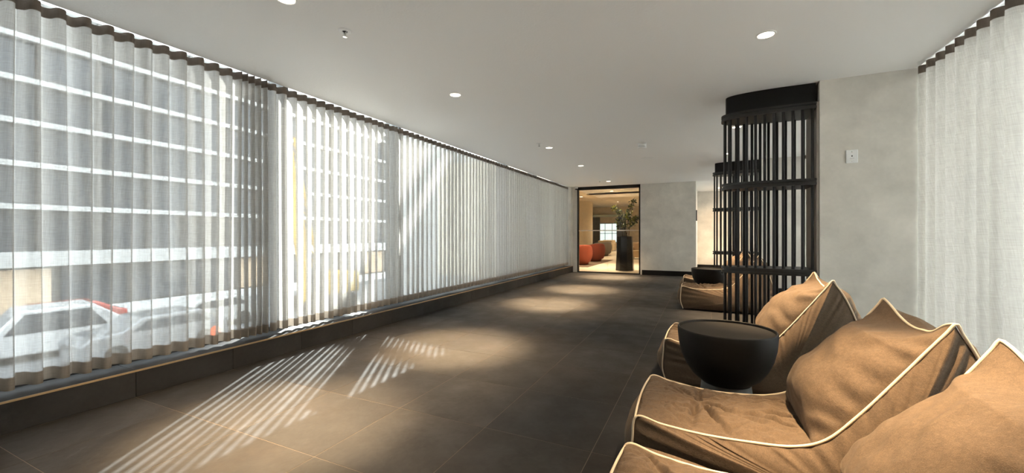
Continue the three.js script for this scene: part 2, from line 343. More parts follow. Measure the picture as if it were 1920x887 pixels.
// ---------------------------------------------------------------- beanbag lounge chairs
const FRONT = [[0.03, 0.015], [-0.005, 0.13], [0.0, 0.28], [0.02, 0.385], [0.13, 0.366], [0.30, 0.352], [0.48, 0.356], [0.64, 0.375], [0.735, 0.42], [0.84, 0.54], [0.99, 0.745], [1.117, 0.925]];
const REAR = [[1.117, 0.925], [1.19, 0.79], [1.28, 0.53], [1.335, 0.25], [1.30, 0.015]];
function beanbag(label, at, turn, hw, s, fine = true) {
  const o = thing('beanbag_chair', label, 'beanbag chair', at, turn, 'brown beanbag lounge chairs');
  // smooth seam curves; the front corner stays crisp because its points are doubled up
  const cv = (pts) => new THREE.CatmullRomCurve3(pts.map(([u, y]) => V(u, y, 0)), false, 'centripetal');
  const cf = cv(FRONT), cr = cv(REAR);
  const nf = fine ? 420 : 150, nr = fine ? 110 : 60;
  const F = cf.getPoints(nf), R = cr.getPoints(nr);
  const nz = (x, y, k) => vnoise(x + s * 3.7, y + s * 1.9, 64, k) - 0.5;
  const W = fine ? 120 : 56;
  const SE = (t, k) => Math.sign(t) * Math.pow(Math.abs(t), k);
  // seam lines, each side, with soft irregularity
  const seam = (p, t, side, rear) => {
    const ear = rear ? 1 - t : t, top = Math.pow(Math.max(0, ear), 8);
    const low = Math.exp(-Math.pow(p.y / 0.14, 2));
    const z = side * (hw + 0.018 * top - 0.02 * low + 0.012 * (1 - top) * nz(t * 7, side * 3 + (rear ? 9 : 0), 12));
    return V(p.x + 0.010 * (1 - top) * nz(t * 6, side * 5, 13), p.y + 0.012 * (1 - top) * nz(t * 5 + 3, side * 7, 14) * Math.min(1, p.y * 6), z);
  };
  const bump = (x, c, w) => Math.exp(-Math.pow((x - c) / w, 2));
  const creases = [];
  { // star of creases pressed into the seat, all running out from a dimple
    let k = s * 97 + 13; const r = () => { k = (k * 16807) % 2147483647; return k / 2147483647; };
    const cx = 0.30 + 0.05 * (r() - 0.5), cz = 0.10 * (r() - 0.3);
    for (let i = 0; i < 15; i++) { const a = -0.9 - 1.9 * r() + (i % 3 === 0 ? Math.PI * 0.9 : 0), l = 0.13 + 0.24 * r(); creases.push([cx + 0.02 * (r() - 0.5), cz + 0.02 * (r() - 0.5), cx + l * Math.cos(a), cz + l * Math.sin(a), 0.018 + 0.022 * r(), 0.011 + 0.007 * r()]); }
    for (let i = 0; i < 5; i++) { const z0 = hw * (2 * r() - 1) * 0.8; creases.push([0.66, z0, 0.50 - 0.12 * r(), z0 + 0.16 * (r() - 0.5), 0.014 + 0.012 * r(), 0.013]); }
  }
  const crease = (u, z) => { let d = 0; for (const [x0, z0, x1, z1, a, w] of creases) { const dx = x1 - x0, dz = z1 - z0, t = Math.min(1, Math.max(0, ((u - x0) * dx + (z - z0) * dz) / (dx * dx + dz * dz))); const q = Math.hypot(u - x0 - t * dx, z - z0 - t * dz); d -= a * Math.exp(-q * q / (w * w)) * (1 - 0.7 * t); d += 0.35 * a * Math.exp(-Math.pow((q - 2 * w) / w, 2)) * (1 - t); } return Math.max(-0.030, Math.min(0.007, d)); };
  const sagAt = (w) => 0.078 * Math.pow(1 - w * w, 1.5) * (1 + 0.5 * nz(w * 3, 2, 27));
  const strip = (C, rear) => {
    const n = C.length - 1, pos = [], uv = [], idx = []; let len = 0;
    for (let i = 0; i <= n; i++) {
      const t = i / n, p = C[i], q = C[Math.min(n, i + 1)], m = C[Math.max(0, i - 1)];
      const T = q.clone().sub(m).normalize(), N = V(-T.y, T.x, 0);
      if (i) len += p.distanceTo(C[i - 1]);
      const a = seam(p, t, -1, rear), b = seam(p, t, 1, rear);
      let B, along = 0;
      if (!rear) {
        const u = p.x, onSeat = p.y < 0.43 && u > 0.03 ? 1 : 0;
        const frontFace = p.y < 0.385 && u <= 0.03;
        if (frontFace) B = 0.075 * Math.sin(Math.PI * Math.min(1, p.y / 0.385));
        else if (u < 0.70) B = 0.048 * Math.pow(Math.max(0, Math.sin(Math.PI * Math.min(1, (u - 0.0) / 0.70))), 0.6) + 0.02 * bump(u, 0.60, 0.08);
        else { const k = (u - 0.70) / 0.417; B = 0.155 * Math.pow(Math.max(0, Math.sin(Math.PI * Math.pow(Math.min(1, k), 0.72))), 0.75); }
        B -= 0.0 * onSeat;
      } else { const k = t; B = 0.09 * Math.pow(Math.sin(Math.PI * Math.min(1, k)), 0.7); }
      const topness = rear ? Math.pow(1 - t, 6) : Math.pow(Math.max(0, (p.y - 0.45) / 0.475), 5);
      for (let j = 0; j <= W; j++) {
        const w = -1 + 2 * j / W, f = (w + 1) / 2, aw = Math.abs(w);
        const e = a.clone().lerp(b, f); // cross line between the seams
        const dome = Math.pow(1 - Math.pow(aw, 2.4), 0.75);
        let d = B * dome;
        const z = w * hw;
        // folds that run in from the seams, gathered where the cloth is stitched
        const g = Math.exp(-(1 - aw) * 5.5) * (1 - Math.pow(aw, 14)), up = rear ? 1 : Math.min(1, Math.max(0, (p.x - 0.62) / 0.2));
        const ph = len * 62 + 5 * nz(len * 5, w * 2.2 + 4, 21) * 2 + 3.4 * (1 - aw) * Math.sign(w);
        d += g * (0.3 + 0.7 * up) * 0.021 * Math.sin(ph) * (0.5 + 1.6 * Math.abs(nz(len * 9, Math.sign(w) * 6, 22)));
        d += 0.022 * dome * nz(len * 7, w * 1.7, 23) + 0.012 * dome * nz(len * 16 + 3 * w, w * 5, 24);
        if (!rear && p.x > 0.02 && p.x < 0.70 && p.y < 0.45) d += crease(p.x, z) * Math.min(1, (1 - aw) * 5) + 0.014 * dome * nz(len * 24 + w * 9, w * 14 - len * 6, 25) - 0.016 * dome * Math.pow(1 - Math.min(1, 5 * Math.abs(nz(len * 6 + 2.5 * z, z * 13 + 2 * Math.sin(len * 7), 28))), 2) * bump(p.x, 0.27, 0.22);
        if (!rear && p.x >= 0.70) d += 0.006 * dome * Math.sin(len * 34 + 6 * nz(len * 3, w * 3, 26) + 4 * w) * bump(p.y, 0.80, 0.14);
        d *= Math.min(1, (rear ? t : 1 - t) * 14);
        const sag = topness * sagAt(w);
        pos.push(e.x + N.x * d, Math.max(0.004, e.y + N.y * d - sag), e.z); uv.push(len, z);
      }
    }
    const M = W + 1;
    for (let i = 0; i < n; i++) for (let j = 0; j < W; j++) { const k = i * M + j; idx.push(k, k + 1, k + M, k + 1, k + M + 1, k + M); }
    const g = new THREE.BufferGeometry();
    g.setAttribute('position', new THREE.Float32BufferAttribute(pos, 3)); g.setAttribute('uv', new THREE.Float32BufferAttribute(uv, 2)); g.setIndex(idx); g.computeVertexNormals();
    return g;
  };
  part('seat_panel', strip(F, false), felt, o);
  part('back_panel', strip(R, true), felt, o);
  // side gussets: rings shrinking to a point inside the L-shaped outline, blown outwards
  for (const side of [-1, 1]) {
    const ring = [];
    F.forEach((p, i) => ring.push(seam(p, i / nf, side, false)));
    R.forEach((p, i) => { if (i) ring.push(seam(p, i / nr, side, true)); });
    const nb = 40, e0 = ring[ring.length - 1].clone(), e1 = ring[0].clone();
    for (let i = 1; i < nb; i++) ring.push(e0.clone().lerp(e1, i / nb));
    const cum = [0]; for (let i = 1; i < ring.length; i++) cum.push(cum[i - 1] + ring[i].distanceTo(ring[i - 1]));
    const n = ring.length, K = fine ? 40 : 22, pos = [], uv = [], idx = [], c = V(0.84, 0.20, side * hw);
    for (let k = 0; k <= K; k++) for (let i = 0; i < n; i++) {
      const r = 1 - k / K, e = ring[i], p = c.clone().lerp(e, r);
      const foot = Math.min(1, p.y / 0.10);
      let d = 0.085 * Math.pow(1 - Math.pow(r, 3), 0.8) * (0.35 + 0.65 * foot);
      d += (1 - r) * 0.022 * nz(p.x * 6, p.y * 6 + side * 8, 31);
      const gath = Math.exp(-(1 - r) * 7) * (1 - Math.pow(r, 18));
      const arc = cum[i];
      d += gath * 0.016 * Math.sin(arc * 70 + 8 * nz(arc * 5, side * 2, 32)) * (0.4 + 1.4 * Math.abs(nz(arc * 8, 3 + side, 33)));
      pos.push(p.x, Math.max(0.004, p.y), p.z + side * d); uv.push(p.x, p.y);
    }
    for (let k = 0; k < K; k++) for (let i = 0; i < n; i++) {
      const a = k * n + i, b = k * n + (i + 1) % n, c2 = a + n, d2 = b + n;
      if (side > 0) idx.push(a, c2, b, b, c2, d2); else idx.push(a, b, c2, b, d2, c2);
    }
    const g = new THREE.BufferGeometry();
    g.setAttribute('position', new THREE.Float32BufferAttribute(pos, 3)); g.setAttribute('uv', new THREE.Float32BufferAttribute(uv, 2)); g.setIndex(idx); g.computeVertexNormals();
    part('side_panel', g, felt, o);
    const line = ring.slice(0, nf + nr + 1).map((p, i) => { const out = V(p.x - c.x, p.y - c.y, 0).normalize().multiplyScalar(i > nf * 0.93 ? 0.006 : 0.003); return p.clone().add(V(out.x, out.y, side * 0.004)); }).filter((_, i) => i % (fine ? 7 : 4) === 0 || i === nf);
    part('piping', tube(line, 0.0056, 260, 7), pipingMat, o, 'cream piping');
  }
  { // piping along the sagging top ridge
    const a = seam(F[nf], 1, -1, false), b = seam(F[nf], 1, 1, false), ridge = [];
    for (let j = 0; j <= 36; j++) { const w = -1 + j / 18, e = a.clone().lerp(b, j / 36); ridge.push(V(e.x + 0.002, e.y - sagAt(w) + 0.003, e.z)); }
    part('piping', tube(ridge, 0.0056, 80, 7), pipingMat, o, 'cream piping');
  }
  // piping across the front top edge
  const ft = F.findIndex((p) => p.y > 0.37);
  const top = [];
  for (let j = 0; j <= 24; j++) { const w = -1 + j / 12, a = seam(F[ft], ft / nf, -1, false), b = seam(F[ft], ft / nf, 1, false); const e = a.lerp(b, (w + 1) / 2); top.push(V(e.x - 0.010 * (1 - w * w), e.y + 0.006 + 0.012 * (1 - w * w), e.z)); }
  part('piping', tube(top, 0.0054, 60, 7), pipingMat, o, 'cream piping');
  return o;
}
beanbag('brown beanbag chair beside the pale curtain, at the open end of its row', [-0.30, 0, -1.42], 0, 0.305, 1);
beanbag('brown beanbag chair between another beanbag and the near black bowl table', [-0.30, 0, -2.31], 0, 0.300, 2);
beanbag('brown beanbag chair between the near bowl table and the near slatted screen', [-0.28, 0, -3.92], -0.05, 0.335, 3);
beanbag('brown beanbag chair behind the near slatted screen, close to that screen', [-0.33, 0, -7.66], 0, 0.300, 4, false);
beanbag('brown beanbag chair beyond the far bowl table, in front of the far slatted screen', [-0.36, 0, -9.22], 0, 0.300, 5, false);

// ---------------------------------------------------------------- bowl tables
const bowlMat = phy({ specularIntensity: 0.5, color: lin(0.009, 0.0085, 0.008), roughness: 0.55, bumpMap: feltBump, bumpScale: 0.0004 });
const topMat = phy({ specularIntensity: 0.4, color: lin(0.016, 0.0145, 0.013), roughness: 0.62 });
const pedMat = std({ color: lin(0.12, 0.12, 0.115), roughness: 0.55, metalness: 0.3 });
const table = thing('bowl_table', 'black bowl-shaped side table between two beanbags, nearer the wall plate', 'side table', [0.14, 0, -3.09], 0, 'black bowl side tables');
part('bowl', lathe([[0.001, 0.245], [0.10, 0.248], [0.155, 0.268], [0.205, 0.310], [0.247, 0.370], [0.277, 0.440], [0.294, 0.515], [0.300, 0.585], [0.3005, 0.612], [0.298, 0.620], [0.292, 0.621], [0.288, 0.616], [0.287, 0.600]], 72), bowlMat, table);
part('table_top', lathe([[0.287, 0.602], [0.284, 0.6045], [0.001, 0.6045]], 72), topMat, table);
part('pedestal', lathe([[0.001, 0.001], [0.185, 0.001], [0.187, 0.008], [0.178, 0.03], [0.150, 0.25], [0.15, 0.262]], 48), pedMat, table);
copy(table, 'black bowl-shaped side table between the two beanbags behind the near screen', [0.10, 0, -8.42]);

// ---------------------------------------------------------------- ceiling and wall fittings
const WARM = lin(1.0, 0.72, 0.42);
function downlight(x, z, label, cd = 125, y = CEIL, angle = 0.40, tint = WARM) {
  const o = thing('downlight', label, 'downlight', [x, y, z], 0, 'recessed warm ceiling downlights');
  part('trim_ring', lathe([[0.056, -0.001], [0.059, -0.006], [0.068, -0.006], [0.074, -0.001]], 32), white, o);
  part('lens', lathe([[0.001, -0.003], [0.056, -0.003], [0.0565, -0.001]], 32).scale(1, 1, 1), lensMat, o, 'glowing warm lens');
  // hot centre and softer spill of the reflector
  for (const [k, a] of [[0.78, angle * 0.88], [0.22, Math.min(1.3, angle * 1.6)]]) {
    const l = new THREE.SpotLight(tint, cd * k, 0, a, 1.0, 2);
    l.position.set(0, -0.012, 0); l.target.position.set(0, -3, 0); l.castShadow = true; l.shadow.radius = 2;
    o.add(l, l.target);
  }
  return o;
}
for (const [z, n] of [[-1.82, 'on the ledge side before the first sprinkler'], [-3.88, 'on the ledge side just past the first sprinkler'], [-6.97, 'beside the midway sprinkler'], [-9.1, 'on the ledge side past the midway sprinkler'], [-12.1, 'beside the sprinkler by the glass screen']]) downlight(-2.53, z, 'round warm ceiling downlight ' + n);
for (const [z, n] of [[-1.75, 'over the beanbags by the pale curtain'], [-3.76, 'over the beanbag next to the near slatted screen'], [-6.8, 'just behind the near slatted screen'], [-8.95, 'over the far bowl table'], [-12.0, 'beyond the far slatted screen']]) downlight(0.45, z, 'round warm ceiling downlight ' + n, 42);
downlight(0.5, -15.4, 'round warm downlight close to the recess wall', 34, CEIL, 0.8);
{
  const sprinkler = thing('fire_sprinkler', 'chrome sprinkler head in a white ceiling cup, first along the ledge side', 'sprinkler', [-2.51, CEIL, -2.3], 0, 'ceiling sprinklers');
  part('escutcheon', lathe([[0.020, -0.004], [0.022, -0.010], [0.044, -0.010], [0.052, -0.004], [0.053, -0.001]], 32), white, sprinkler);
  part('cup', lathe([[0.001, -0.002], [0.021, -0.002], [0.022, -0.008]], 24), darkPlastic, sprinkler);
  part('frame', [rod(V(-0.012, -0.004, 0), V(-0.005, -0.045, 0), 0.003), rod(V(0.012, -0.004, 0), V(0.005, -0.045, 0), 0.003), rod(V(0, -0.004, 0), V(0, -0.045, 0), 0.004)], chrome, sprinkler);
  part('deflector', lathe([[0.001, -0.050], [0.017, -0.050], [0.017, -0.047], [0.001, -0.045]], 16), chrome, sprinkler);
  copy(sprinkler, 'chrome sprinkler head in a white ceiling cup, midway along the ledge side', [-2.57, CEIL, -6.58]);
  copy(sprinkler, 'chrome sprinkler head in a white ceiling cup, by the glass screen', [-2.72, CEIL, -11.8]);
  const smoke = thing('smoke_detector', 'white cylindrical smoke detector on the ceiling', 'smoke detector', [-0.95, CEIL, -7.3]);
  part('base', lathe([[0.001, -0.001], [0.070, -0.001], [0.070, -0.052], [0.060, -0.060]], 40), white, smoke);
  part('sensor_head', lathe([[0.060, -0.066], [0.074, -0.068], [0.074, -0.084], [0.055, -0.096], [0.001, -0.098]], 40), white, smoke);
  part('gap', lathe([[0.058, -0.058], [0.060, -0.060], [0.060, -0.068]], 40), darkPlastic, smoke);
  const cover = thing('ceiling_cover_plate', 'flush round white cover plate on the ceiling past the smoke detector', 'cover plate', [-1.04, CEIL, -8.8]);
  part('disc', lathe([[0.001, -0.008], [0.115, -0.008], [0.125, -0.004], [0.126, -0.0005]], 48), white, cover);
  const plate2 = thing('wall_plate', 'white rectangular screw plate on the plaster divider wall', 'wall plate', [1.345, 2.03, -5.12]);
  const face = part('plate', rbx(-0.048, 0.048, -0.066, 0.066, 0, 0.012, 0.004), white, plate2);
  part('screw', new THREE.SphereGeometry(0.006, 10, 8).scale(1, 1, 0.4).translate(0, 0.046, 0.012), chrome, face);
  part('screw', new THREE.SphereGeometry(0.006, 10, 8).scale(1, 1, 0.4).translate(0, -0.046, 0.012), chrome, face);
  part('indicator', lathe([[0.001, 0.004], [0.006, 0.003], [0.0065, 0]], 12).rotateX(Math.PI / 2).translate(0, 0.004, 0.0118), darkPlastic, face);
  part('embossed_bar', bx(-0.018, 0.018, -0.022, -0.018, 0.0115, 0.0135), std({ color: lin(0.5, 0.5, 0.5), roughness: 0.5 }), face);
  const cam = thing('security_camera', 'small white dome camera under the ceiling at the pier corner', 'camera', [-3.80, CEIL, ENDZ + 0.10]);
  part('housing', lathe([[0.001, -0.001], [0.055, -0.001], [0.055, -0.045], [0.045, -0.060]], 28), white, cam);
  part('dome', new THREE.SphereGeometry(0.042, 20, 12, 0, Math.PI * 2, Math.PI / 2, Math.PI / 2).translate(0, -0.058, 0), darkPlastic, cam);
  const rd = thing('wall_reader', 'thin dark wall panel on the edge of the recess return', 'wall panel', [-0.19, 1.83, -13.55]);
  part('panel', rbx(0, 0.03, -0.16, 0.16, -0.12, 0.12, 0.006), darkPlastic, rd);
}

// ---------------------------------------------------------------- glass screen at the corridor end
{
  const g = struct('door_1', [0, 0, ENDZ - 0.06]);
  part('frame', [bx(-3.80, -3.755, 0, CEIL, -0.05, 0.05), bx(-1.815, -1.77, 0, CEIL, -0.05, 0.05), bx(-3.80, -1.77, CEIL - 0.10, CEIL, -0.05, 0.05), bx(-3.80, -1.77, 0, 0.03, -0.05, 0.05)], blackSteel, g, 'black metal frame');
  part('pane', bx(-3.755, -2.80, 0.03, CEIL - 0.10, -0.006, 0.006), clearGlass, g);
  part('pane', bx(-2.795, -1.815, 0.03, CEIL - 0.10, -0.006, 0.006), clearGlass, g);
  part('frosted_band', [bx(-3.755, -2.80, 1.37, 1.40, 0.0065, 0.0075), bx(-2.795, -1.815, 1.37, 1.40, 0.0065, 0.0075)], phy({ color: lin(0.85, 0.83, 0.78), transmission: 0.35, roughness: 0.9, thickness: 0 }), g, 'thin frosted safety strip');
}

// ---------------------------------------------------------------- lobby beyond the glass
const lobbyWall = std({ map: plasterMap, color: lin(1.0, 0.93, 0.80), roughness: 0.85 });
{
  const lf = struct('floor_lobby');
  part('screed', bx(-9.2, -0.37, -0.3, -0.006, -35, ENDZ - 0.12), std({ color: lin(0.45, 0.40, 0.32), roughness: 0.9 }), lf);
  const m = [0, 1].map((k) => { const t = plasterMap.clone(); t.offset.set(0.3 * k, 0.5 * k); t.needsUpdate = true; return std({ map: t, color: lin(1.0, 0.92, 0.76), roughness: 0.35 }); });
  const tg = bx(-0.597, 0.597, -0.006, 0, -0.597, 0.597);
  for (let i = 0; i < 9; i++) for (let j = 0; j < 16; j++) { const z = ENDZ - 0.73 - 1.2 * j, x = -8.55 + 1.2 * i; if (x > -1 || z < -33) continue; part('tile', tg, m[(i + j) % 2], lf).position.set(x, 0, z); }
  const lw = struct('wall_lobby');
  part('plaster_face', [bx(-9.4, -0.37, 0, 4, -35.2, -35), bx(-9.4, -9.2, -0.3, 4, -35, ENDZ - 0.18), bx(-0.39, -0.37, 0, 4, -35, ENDZ - 0.18), bx(-9.4, -4.5, -0.3, 4, ENDZ - 0.18, ENDZ - 0.02)], lobbyWall, lw);
  const lc = struct('ceiling_lobby');
  part('board', [bx(-9.2, -0.37, CEIL, 4, -17.4, ENDZ - 0.18), bx(-9.2, -0.37, 3.6, 4, -35, -17.4)], lobbyWall, lc);
  const col = struct('column_lobby', [-8.0, 0, -28.5]);
  part('shaft', lathe([[0.9, 0], [0.9, 3.6]], 64), lobbyWall, col);
  // far window with drapes and a pelmet
  const w = struct('window_5', [-7.3, 0, -34.98]);
  part('pane', bx(-0.72, 0.72, 0.6, 2.2, 0.01, 0.02), std({ color: lin(0.8, 0.85, 0.85), emissive: lin(0.78, 0.92, 0.90), emissiveIntensity: 0.5, roughness: 0.4 }), w, 'bright daylit window pane');
  part('glazing_bar', [bx(-0.76, 0.76, 0.56, 0.62, 0, 0.06), bx(-0.32, -0.28, 0.6, 2.2, 0, 0.05), bx(0.28, 0.32, 0.6, 2.2, 0, 0.05), bx(-0.76, 0.76, 1.33, 1.37, 0, 0.05), bx(-0.76, 0.76, 2.18, 2.24, 0, 0.05)], alu, w);
  const pm = thing('pelmet', 'pale green pelmet above the far lobby window', 'pelmet', [-7.3, 2.75, -34.9]);
  part('box', rbx(-1.75, 1.75, 0, 0.2, -0.05, 0.2, 0.02), std({ color: lin(0.55, 0.62, 0.55), roughness: 0.4 }), pm);
  for (const [x0, x1, n] of [[-1.6, -0.70, 'column side'], [0.70, 1.5, 'planter side']]) {
    const d = thing('drape', 'grey drape hanging at the far lobby window, ' + n, 'drape', [-7.3, 0.1, -34.8]);
    const p = []; for (let i = 0; i <= 60; i++) p.push(new THREE.Vector2(x0 + (x1 - x0) * i / 60, 0.05 * Math.sin(i * 0.9)));
    for (let i = 60; i >= 0; i--) p.push(new THREE.Vector2(x0 + (x1 - x0) * i / 60, 0.05 * Math.sin(i * 0.9) + 0.012));
    part('cloth', new THREE.ExtrudeGeometry(new THREE.Shape(p), { depth: 2.65, bevelEnabled: false }).rotateX(-Math.PI / 2), std({ color: lin(0.22, 0.21, 0.19), roughness: 0.9 }), d);
  }
  const rug = thing('rug', 'thin dark rug under the rust tub chairs', 'rug', [-5.6, 0, -17.6]);
  part('pile', rbx(-1.7, 1.62, 0, 0.012, -2.6, 2.3, 0.005), std({ color: lin(0.16, 0.11, 0.075), roughness: 1 }), rug);
  const rug2 = thing('rug', 'thin dark rug under the grey tub chair', 'rug', [-6.6, 0, -23.4]);
  part('pile', rbx(-1.6, 1.55, 0, 0.012, -1.6, 1.6, 0.005), std({ color: lin(0.16, 0.11, 0.075), roughness: 1 }), rug2);
}
function tubChair(label, at, turn, color, w = 0.46) {
  const o = thing('tub_chair', label, 'armchair', at, turn, 'upholstered lobby tub chairs');
  const m = phy({ color, roughness: 0.9, bumpMap: feltBump, bumpScale: 0.001, sheen: 0.4, sheenColor: color.clone().multiplyScalar(1.5), sheenRoughness: 0.6 });
  part('plinth', lathe([[0.001, 0], [w * 0.68, 0], [w * 0.74, 0.09], [w * 0.80, 0.16]], 40), m, o);
  // barrel shell, its top edge dipping towards the open front
  const pos = [], uv = [], idx = [], N = 56, K = 26;
  for (let k = 0; k <= K; k++) for (let i = 0; i <= N; i++) {
    const a = 2 * Math.PI * i / N, back = 0.5 - 0.5 * Math.cos(a), H = 0.46 + 0.36 * Math.pow(back, 0.6);
    const t = k / K; let r, y;
    if (t < 0.62) { const q = t / 0.62; y = 0.12 + (H - 0.16) * q; r = w * (0.76 + 0.26 * Math.pow(Math.sin(Math.PI * (0.12 + 0.62 * q)), 1.0)); }
    else if (t < 0.8) { const q = (t - 0.62) / 0.18; y = H - 0.04 + 0.05 * Math.sin(Math.PI * q); r = w * (0.953 - 0.20 * q); }
    else { const q = (t - 0.8) / 0.2; y = H - 0.04 - (H - 0.46) * q; r = w * (0.75 - 0.05 * q); }
    pos.push(r * Math.cos(a), y, r * Math.sin(a)); uv.push(a * w, y);
  }
  for (let k = 0; k < K; k++) for (let i = 0; i < N; i++) { const a = k * (N + 1) + i; idx.push(a, a + N + 1, a + 1, a + 1, a + N + 1, a + N + 2); }
  const g = new THREE.BufferGeometry(); g.setAttribute('position', new THREE.Float32BufferAttribute(pos, 3)); g.setAttribute('uv', new THREE.Float32BufferAttribute(uv, 2)); g.setIndex(idx); g.computeVertexNormals();
  part('shell', g, m, o);
  part('seat_cushion', lathe([[0.001, 0.47], [w * 0.62, 0.465], [w * 0.70, 0.44], [w * 0.70, 0.30]], 40), m, o);
  return o;
}
tubChair('rust orange velvet tub chair with flared back, closest to the glass screen', [-4.72, 0.012, -16.5], 2.4, lin(0.25, 0.045, 0.012), 0.60);
tubChair('rust red velvet tub chair behind the orange one, before the grey chair', [-4.72, 0.012, -18.9], 2.6, lin(0.19, 0.032, 0.010), 0.60);
tubChair('rust tub chair half hidden behind the pier edge', [-6.15, 0.012, -17.4], 0.6, lin(0.20, 0.035, 0.011), 0.60);
tubChair('grey-brown tub chair on the far rug', [-5.5, 0.012, -24.0], 2.6, lin(0.13, 0.105, 0.075), 0.66);
function boxChair(label, at, turn, color, w = 0.8) {
  const o = thing('box_armchair', label, 'armchair', at, turn, 'beige lobby armchairs');
  const m = std({ color, roughness: 0.9 });
  part('seat', rbx(-w / 2, w / 2, 0.08, 0.44, -0.36, 0.36, 0.05, 3), m, o);
  part('backrest', rbx(-w / 2, w / 2, 0.30, 0.84, 0.24, 0.42, 0.06, 3), m, o);
  for (const s of [-1, 1]) { part('arm', rbx(s * w / 2 - 0.07, s * w / 2 + 0.07, 0.08, 0.62, -0.38, 0.40, 0.05, 3), m, o); for (const q of [-1, 1]) part('leg', new THREE.CylinderGeometry(0.02, 0.015, 0.08, 10).translate(s * (w / 2 - 0.06), 0.04, q * 0.28), darkPlastic, o); }
  return o;
}
boxChair('tan armchair carrying a patterned cushion, behind the black planter', [-2.85, 0, -21.9], Math.PI, lin(0.50, 0.36, 0.21), 1.0);
boxChair('beige armchair under the far window, beside the grey chair', [-6.2, 0, -28.2], Math.PI, lin(0.52, 0.42, 0.27), 0.95);
boxChair('sand armchair farthest down the lobby', [-6.5, 0, -31.0], Math.PI, lin(0.56, 0.44, 0.28), 0.95);
{
  const c = thing('cushion', 'black and cream patterned cushion on the tan armchair', 'cushion', [-2.72, 0.98, -22.05], 0.2);
  const map = tex(128, 128, (u, v) => (fbm(u, v, 8, 2, 131) > 0.5 ? [0.10, 0.09, 0.09] : [0.75, 0.66, 0.55]), true, 0.4);
  part('cover', rbx(-0.3, 0.3, -0.13, 0.2, -0.08, 0.08, 0.07, 4), std({ map, roughness: 0.9 }), c);
}
{ // planter with a small tree
  const o = thing('tall_planter', 'tall glossy black faceted planter behind the glass screen', 'planter', [-2.47, 0, -14.55]);
  const pm = phy({ color: lin(0.005, 0.005, 0.006), roughness: 0.2, specularIntensity: 0.6 });
  part('pot', toCreasedNormals(lathe([[0.001, 0], [0.315, 0], [0.32, 0.02], [0.262, 1.18], [0.245, 1.19], [0.24, 1.10], [0.001, 1.10]], 8).rotateY(0.39), 0.3), pm, o);
  part('soil', lathe([[0.238, 1.13], [0.10, 1.145], [0.001, 1.15]], 16), std({ color: lin(0.04, 0.028, 0.02), roughness: 1 }), o);
  const t = thing('leafy_shrub', 'leafy green indoor tree growing out of the black planter', 'plant', [-2.47, 1.152, -14.55]);
  const bark = std({ color: lin(0.11, 0.075, 0.05), roughness: 0.9 });
  const stems = [[[0.10, 0, 0], [-0.06, 0.45, 0.02], [-0.16, 0.8, 0.02], [-0.42, 1.12, 0]], [[0.06, 0, 0.03], [0.10, 0.5, 0.0], [0.12, 0.85, 0], [0.30, 1.35, -0.02]], [[-0.08, 0, 0], [-0.10, 0.4, 0.05], [-0.20, 0.62, 0.1]], [[0.12, 0, -0.03], [0.18, 0.45, 0], [0.42, 0.72, 0.02]]].map((s) => s.map((p) => V(...p)));
  const leaves = [[], []];
  const lg = (() => { const g = new THREE.PlaneGeometry(0.05, 0.10, 2, 3).translate(0, 0.05, 0); const p = g.attributes.position; for (let i = 0; i < p.count; i++) { const v = p.getY(i) / 0.1; p.setX(i, p.getX(i) * Math.sin(Math.PI * (0.1 + 0.85 * v))); p.setZ(i, 0.012 * Math.sin(Math.PI * v) - Math.abs(p.getX(i)) * 0.3); } g.computeVertexNormals(); return g; })();
  for (const s of stems) {
    part('stem', tube(s, 0.012, 24, 6), bark, t);
    const c = new THREE.CatmullRomCurve3(s);
    for (let i = 0; i < 130; i++) {
      const f = 0.42 + 0.58 * Math.pow(rnd(), 0.8), p = c.getPoint(f), sp = 0.15 * (1.15 - f) + 0.035;
      p.add(V((rnd() - 0.5) * 2 * sp, (rnd() - 0.5) * 1.6 * sp, (rnd() - 0.5) * 2 * sp));
      const g = lg.clone().applyMatrix4(new THREE.Matrix4().compose(p, new THREE.Quaternion().setFromEuler(new THREE.Euler(rnd() * 6, rnd() * 6, rnd() * 6)), V(1, 1, 1).multiplyScalar(0.7 + 0.6 * rnd())));
      leaves[rnd() < 0.35 ? 1 : 0].push(g);
    }
  }
  leaves.forEach((l, k) => { const f = part('foliage', mergeGeometries(l), phy({ color: k ? lin(0.30, 0.30, 0.05) : lin(0.055, 0.085, 0.03), roughness: 0.6, transmission: 0.3, thickness: 0, side: THREE.DoubleSide }), t); f.userData.kind = 'stuff'; });
}
for (const [x, z, y, n] of [[-3.0, -14.9, CEIL, 'by the glass screen'], [-2.2, -16.4, CEIL, 'past the planter'], [-4.6, -16.6, CEIL, 'over the rust chairs'], [-5.0, -21, 3.6, 'over the aisle before the grey tub chair'], [-3.0, -24, 3.6, 'behind the tan armchair'], [-7.5, -24, 3.6, 'before the round column'], [-5.5, -29.5, 3.6, 'over the beige armchairs'], [-3.0, -30, 3.6, 'in the far corner behind the shrub']])
  downlight(x, z, 'round warm lobby downlight ' + n, 22, y, 1.15, lin(1.0, 0.80, 0.56));
{
  const v = thing('ceiling_vent', 'long dark slot diffuser in the lobby ceiling', 'air vent', [-3.6, CEIL, -15.9]);
  part('slot', bx(-0.55, 0.55, -0.004, 0.0, -0.05, 0.05), darkPlastic, v);
  part('frame', [bx(-0.58, 0.58, -0.007, 0, -0.075, -0.05), bx(-0.58, 0.58, -0.007, 0, 0.05, 0.075)], std({ color: lin(0.3, 0.27, 0.22), roughness: 0.6 }), v);
}

